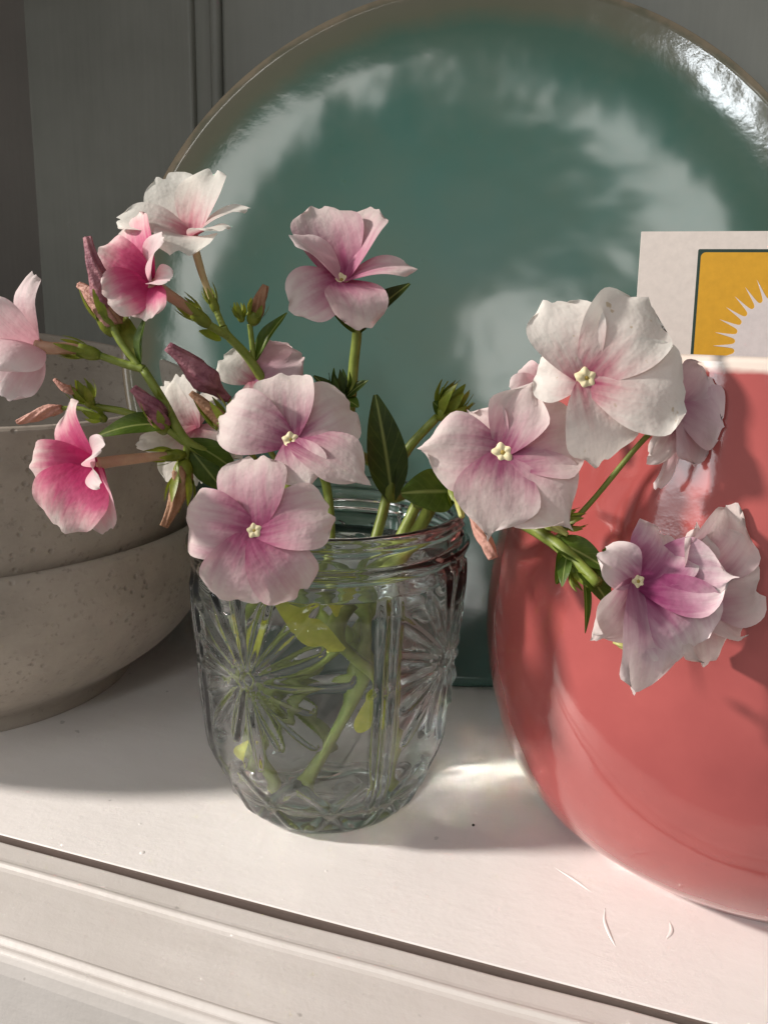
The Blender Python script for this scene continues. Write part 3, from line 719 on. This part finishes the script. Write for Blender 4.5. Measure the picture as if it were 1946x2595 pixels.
# ------------------------------------------------------------------ pair of open flowers over the jar's front rim
S = sprig('phlox sprig with two wide open pale pink flowers hanging over the jar rim')
stem3(S, [J(.016, 70, .0085), J(.010, 10, .035), J(.016, -95, .060), J(.0275, -110, .0815), at(615, 1075, .1615), at(632, 1010, .1585), at(636, 975, .1580)], .0016, .0010)
flower(S, (628, 950, .1525), (.12, .10, 1), 'pale', [
    (610, 792, 4, 120, dict(cup=.15, curl=.2)), (766, 868, 5, 142, dict(cup=-.05, curl=.1)), (799, 1048, -3, 126, dict(tip=1.5, notch=0, cup=.1, bend=.12, n=(.1, .5, .8))),
    (670, 1056, -4, 112, dict(tip=1.5, notch=0, cup=.1, n=(-.2, .2, 1))), (468, 888, 2, 130, dict(cup=.1, bend=.12, curl=.15))], eye=20)
flower(S, (550, 1146, .1470), (-.05, .12, 1), 'rose', [
    (546, 978, 3, 140, dict(cup=-.05, curl=.1)), (722, 1106, 2, 132, dict(cup=.08, bend=.12)), (652, 1294, 1, 136, dict(cup=.05, curl=.2)),
    (484, 1310, 1, 134, dict(cup=.06, curl=.2)), (386, 1120, 2, 142, dict(cup=.05, curl=.25))], eye=19)
stem(S, [(552, 1150, .1500), (575, 1120, .158), (612, 1080, .1615)], 7)
bud(S, [(492, 862, .164), (468, 842, .162), (445, 820, .160), (410, 785, .158), (362, 748, .156)], 33, 'wilt_purple', 1.4, (.35, .42, .65, 1.0, .85, .55, .34), calyx=False)
stem(S, [(492, 862, .164), (560, 940, .163), (625, 1040, .1605)], 6)

# ------------------------------------------------------------------ single upright flower
S = sprig('tall upright phlox sprig topped by a single pink flower in front of the teal plate')
stem3(S, [J(.006, 250, .0085), J(.006, 40, .035), J(.018, 70, .06), J(.026, 72, .081), at(748, 960, .186), at(757, 880, .183), at(764, 790, .180), at(771, 700, .177), at(748, 640, .174)], .0017, .0011)
flower(S, (738, 606, .170), (.05, .25, .95), 'rose', [
    (686, 446, 4, 138, dict(cup=.3, n=(.25, .1, .9))), (812, 452, 6, 112, dict(cup=.3, n=(-.3, .1, .9))), (902, 584, -2, 72, dict(cup=.2, n=(-.1, .6, .7))),
    (792, 698, -8, 128, dict(cup=.15, n=(0, .7, .7), curl=.15)), (626, 676, -5, 118, dict(cup=.3, n=(.3, .4, .8))), (626, 508, -4, 62, dict(cup=.4, n=(.8, .2, .5), mat='blush'))], eye=21)
leaf(S, (770, 722, .178), (886, 614, .178), 74, 'dark_leaf', n=(-.3, .5, .8), cup=.4)
leaf(S, (768, 716, .177), (718, 676, .174), 44, n=(.4, .5, .8), cup=.4)
tuft(S, 738, 856, .181, 66, (-.1, 1, .25), 9, 'dark_leaf')
leaf(S, (728, 860, .181), (677, 812, .179), 34, 'dark_leaf', n=(.2, .5, .8)); leaf(S, (748, 858, .181), (796, 822, .179), 34, 'dark_leaf', n=(-.2, .5, .8))
leaf(S, (745, 862, .181), (775, 880, .179), 36, n=(0, .5, .8))

# ------------------------------------------------------------------ leafy stem without open flowers
S = sprig('leafy phlox stem ending in a green calyx tuft, without open flowers')
stem3(S, [J(.018, 160, .0085), J(.012, 170, .03), J(.010, 0, .055), J(.024, 30, .080), at(845, 1075, .180), at(850, 1030, .178), at(885, 965, .176), at(945, 900, .174)], .0019, .0010)
tuft(S, 955, 895, .173, 88, (.55, .7, .3), 16); leaf(S, (950, 895, .173), (955, 836, .172), 24, n=(.5, 0, .8)); leaf(S, (958, 893, .173), (935, 868, .172), 40, n=(0, .5, .8))
leaf(S, (848, 1082, .179), (810, 852, .173), 96, 'dark_leaf', n=(.25, 0, 1), cup=.3, bend=.08)
leaf(S, (842, 1085, .180), (862, 962, .177), 52, 'dark_leaf', n=(-.7, 0, .6), cup=.3)

# ------------------------------------------------------------------ sprig drooping right against the coral vase
S = sprig('drooping phlox sprig with white and pink flowers leaning against the coral vase')
stem3(S, [J(.018, 110, .0085), J(.010, 150, .035), J(.016, -10, .062), J(.0285, -12, .0815), at(905, 1085, .170), at(985, 1075, .160), at(1090, 1110, .150), at(1180, 1160, .143), at(1240, 1210, .138), at(1292, 1262, .134)], .0019, .0011)
leaf(S, (985, 1062, .158), (866, 1066, .152), 112, n=(.1, .45, .9), cup=.12, bend=.05)
bud(S, [(975, 1040, .157), (988, 1070, .155), (998, 1118, .153)], 13, 'yellow_bud', 1, (.8, 1, .9, .75, .5), crad=1.15, clen=1.4)
tuft(S, 985, 1050, .157, 46, (.3, -.9, .3), 8)
bud(S, [(1010, 1085, .155), (1032, 1140, .152), (1050, 1172, .150), (1066, 1206, .149)], 17, 'wilt_pink', 1.5, (.5, .7, .9, 1, .9, .7), calyx=False)
flower(S, (1085, 978, .139), (-.08, .08, 1), 'pale', [
    (906, 972, 2, 158, dict(cup=.1, ruf=.14, tip=1.3, notch=0)), (1152, 826, -1, 120, dict(cup=.25, ruf=.14, tip=1.2, notch=0)), (1282, 938, 1, 160, dict(cup=.08, ruf=.1, tip=1.3, notch=0)),
    (1232, 1140, -2, 176, dict(cup=.06, notch=0, ruf=.1, tip=1.35)), (1054, 1164, -4, 176, dict(cup=.05, notch=0, ruf=.12, tip=1.35)), (1012, 888, 3, 110, dict(cup=.3, notch=0, ruf=.2, tip=1.5))], eye=29)
flower(S, (1265, 818, .134), (.1, .08, 1), 'spotted', [
    (1186, 648, 3, 150, dict(cup=.12, ruf=.12)), (1402, 652, 3, 178, dict(cup=.1, ruf=.12, bend=.12)), (1486, 860, 0, 200, dict(cup=.06, ruf=.1, bend=.1)),
    (1306, 1004, -1, 160, dict(cup=.1, ruf=.1, curl=.1)), (1156, 796, 4, 130, dict(cup=.1))], eye=28)
flower(S, (1462, 872, .1385), (.5, .0, .85), 'mauve', [
    (1520, 792, 0, 110, dict(cup=.2, ruf=.2)), (1566, 930, 0, 150, dict(cup=.1, ruf=.15)), (1500, 1008, -1, 130, dict(cup=.15, ruf=.15)),
    (1392, 1000, -5, 76, dict(cup=.4, ruf=.3, mat='pale')), (1412, 1062, -1, 36, dict(ruf=.3, mat='blush'))])
flower(S, (1170, 830, .146), (-.5, 0, .8), 'blush', [(1100, 848, 0, 62, dict(cup=.3)), (1120, 800, 1, 66)], eye=None)
stem(S, [(1268, 830, .137), (1230, 950, .143), (1195, 1080, .146), (1180, 1160, .143)], 7)
stem(S, [(1088, 985, .142), (1120, 1060, .147), (1135, 1130, .147)], 7)
stem(S, [(1462, 880, .1395), (1380, 960, .142), (1280, 1080, .144), (1200, 1165, .142)], 6)
bud(S, [(1170, 1120, .142), (1195, 1136, .141), (1226, 1156, .140)], 13, 'yellow_bud', 1, (.7, 1, .95, .7, .4), crad=1.1)
tuft(S, 1215, 1130, .143, 58, (.8, .2, .3), 9); tuft(S, 1235, 1230, .138, 60, (.6, -.7, .3), 9)
leaf(S, (1190, 1165, .142), (1312, 1232, .136), 74, n=(-.1, .6, .8), cup=.3)
leaf(S, (1212, 1190, .140), (1200, 1262, .137), 54, n=(.5, 0, .9)); leaf(S, (1225, 1195, .139), (1214, 1268, .135), 34, n=(-.5, 0, .8))
leaf(S, (1245, 1215, .138), (1316, 1310, .133), 78, n=(.3, .4, .9), cup=.3)
leaf(S, (1258, 1225, .137), (1262, 1368, .134), 26, n=(.4, 0, .9), cup=.4)
leaf(S, (1300, 1190, .141), (1362, 1186, .140), 24, n=(0, .7, .7))
flower(S, (1376, 1256, .1300), (.25, .15, .95), 'violet', [
    (1452, 1146, 2, 150, dict(cup=.3, ruf=.2, curl=.25)), (1590, 1248, -3, 170, dict(cup=.22, ruf=.2, tip=1.35, notch=0, bend=-.02, n=(-.15, .35, .9))), (1512, 1404, -5, 200, dict(cup=.15, ruf=.24, bend=.02, curl=.2, n=(-.2, .3, .9))),
    (1376, 1500, -3, 150, dict(cup=.2, ruf=.22, mat='orchid', bend=.15)), (1280, 1384, -3, 120, dict(cup=.4, ruf=.2, mat='pale', tip=1.5, notch=0)), (1294, 1192, -2, 96, dict(cup=.4, ruf=.2, mat='orchid'))], eye=22)
flower(S, (1480, 1262, .1340), (.4, .15, .9), 'pale', [
    (1612, 1088, 0, 150, dict(cup=.3, ruf=.3, curl=.25, tip=1.5, notch=0)), (1644, 1240, -1, 190, dict(cup=.1, ruf=.28)), (1618, 1358, -2, 150, dict(cup=.1, ruf=.32)), (1524, 1440, -3, 150, dict(cup=.1, ruf=.32)), (1500, 1130, -3, 84, dict(cup=.5, ruf=.3, tip=1.4, notch=0))])
bud(S, [(1325, 1385, .131), (1350, 1396, .130), (1374, 1416, .1295)], 10, 'yellow_bud', 1, (.6, 1, .95, .6), calyx=False)

# ------------------------------------------------------------------ leaves under water
S = sprig('short submerged phlox stem with yellow-green leaves inside the jar')
stem3(S, [J(.012, 230, .0085), J(.016, 200, .03), J(.020, 190, .055), J(.022, 185, .070)], .0016, .0012)
def wleaf(a, b, w, n, mat='wet_leaf'):
    V, Fc, A = petal_surface(a, b, np.array(n, float), w, kind='leaf', nu=13, nv=7, cup=.25, bend=.1)
    mesh_obj('leaf', V, Fc, M[mat], S, attrs={'pc': A})
wleaf(J(.020, -60, .050), J(.028, -95, .0612), .0055, (0, -1, .3)); wleaf(J(.018, -50, .056), J(.027, -70, .0615), .006, (.2, -1, .1))
wleaf(J(.016, 200, .040), J(.027, 258, .057), .0048, (0, -1, .2)); wleaf(J(.018, 195, .048), J(.014, -60, .060), .0050, (0, -1, .3))
wleaf(J(.020, -50, .028), J(.027, -48, .041), .0045, (.5, -.8, .2)); wleaf(J(.020, 190, .055), J(.020, -80, .0605), .0055, (.2, -1, .2)); wleaf(J(.018, 215, .012), J(.026, 250, .026), .0040, (0, -1, .5))

# ------------------------------------------------------------------ small marks on the shelf
g = ground(1019, 1785)
Pc = np.array([g+np.array([0, 0, .0003]), g+np.array([.0007, .0002, .0004])])
v, f = sweep(catmull(Pc, 5), np.array([.0001, .0003, .00035, .0003, .0001]), 7)
tag(mesh_obj('crumb', v, f, M['crumb'], origin=g), 'tiny dark crumb on the shelf between jar and vase', 'crumb')
for (xp, yp, r) in ((308, 1842, .0007), (612, 1943, .0004), (303, 1780, .0005), (482, 1826, .0004), (705, 1882, .0005)):
    g = ground(xp, yp); th_ = np.linspace(math.pi/2, math.pi, 5)
    v, f = lathe([(math.sin(t)*r+1e-5, -math.cos(t)*r*.35-.0001) for t in th_], 10)
    mesh_obj('paint_drip', v+g, f, M['shelf'], SHELF)


for path in (((1198, 1874), (1240, 1900), (1280, 1929)), ((1307, 1962), (1306, 1990), (1318, 2022), (1330, 2046)), ((1446, 1990), (1450, 2012), (1438, 2030))):
    P = catmull(np.array([ground(*q)+np.array([0, 0, .00005]) for q in path]), 18)
    v, f = sweep(P, .00042*np.sin(np.linspace(.12, math.pi-.12, 18)), 8)
    v[:, 2] = v[:, 2]*.35-.00002
    mesh_obj('paint_ridge', v, f, M['shelf'], SHELF)
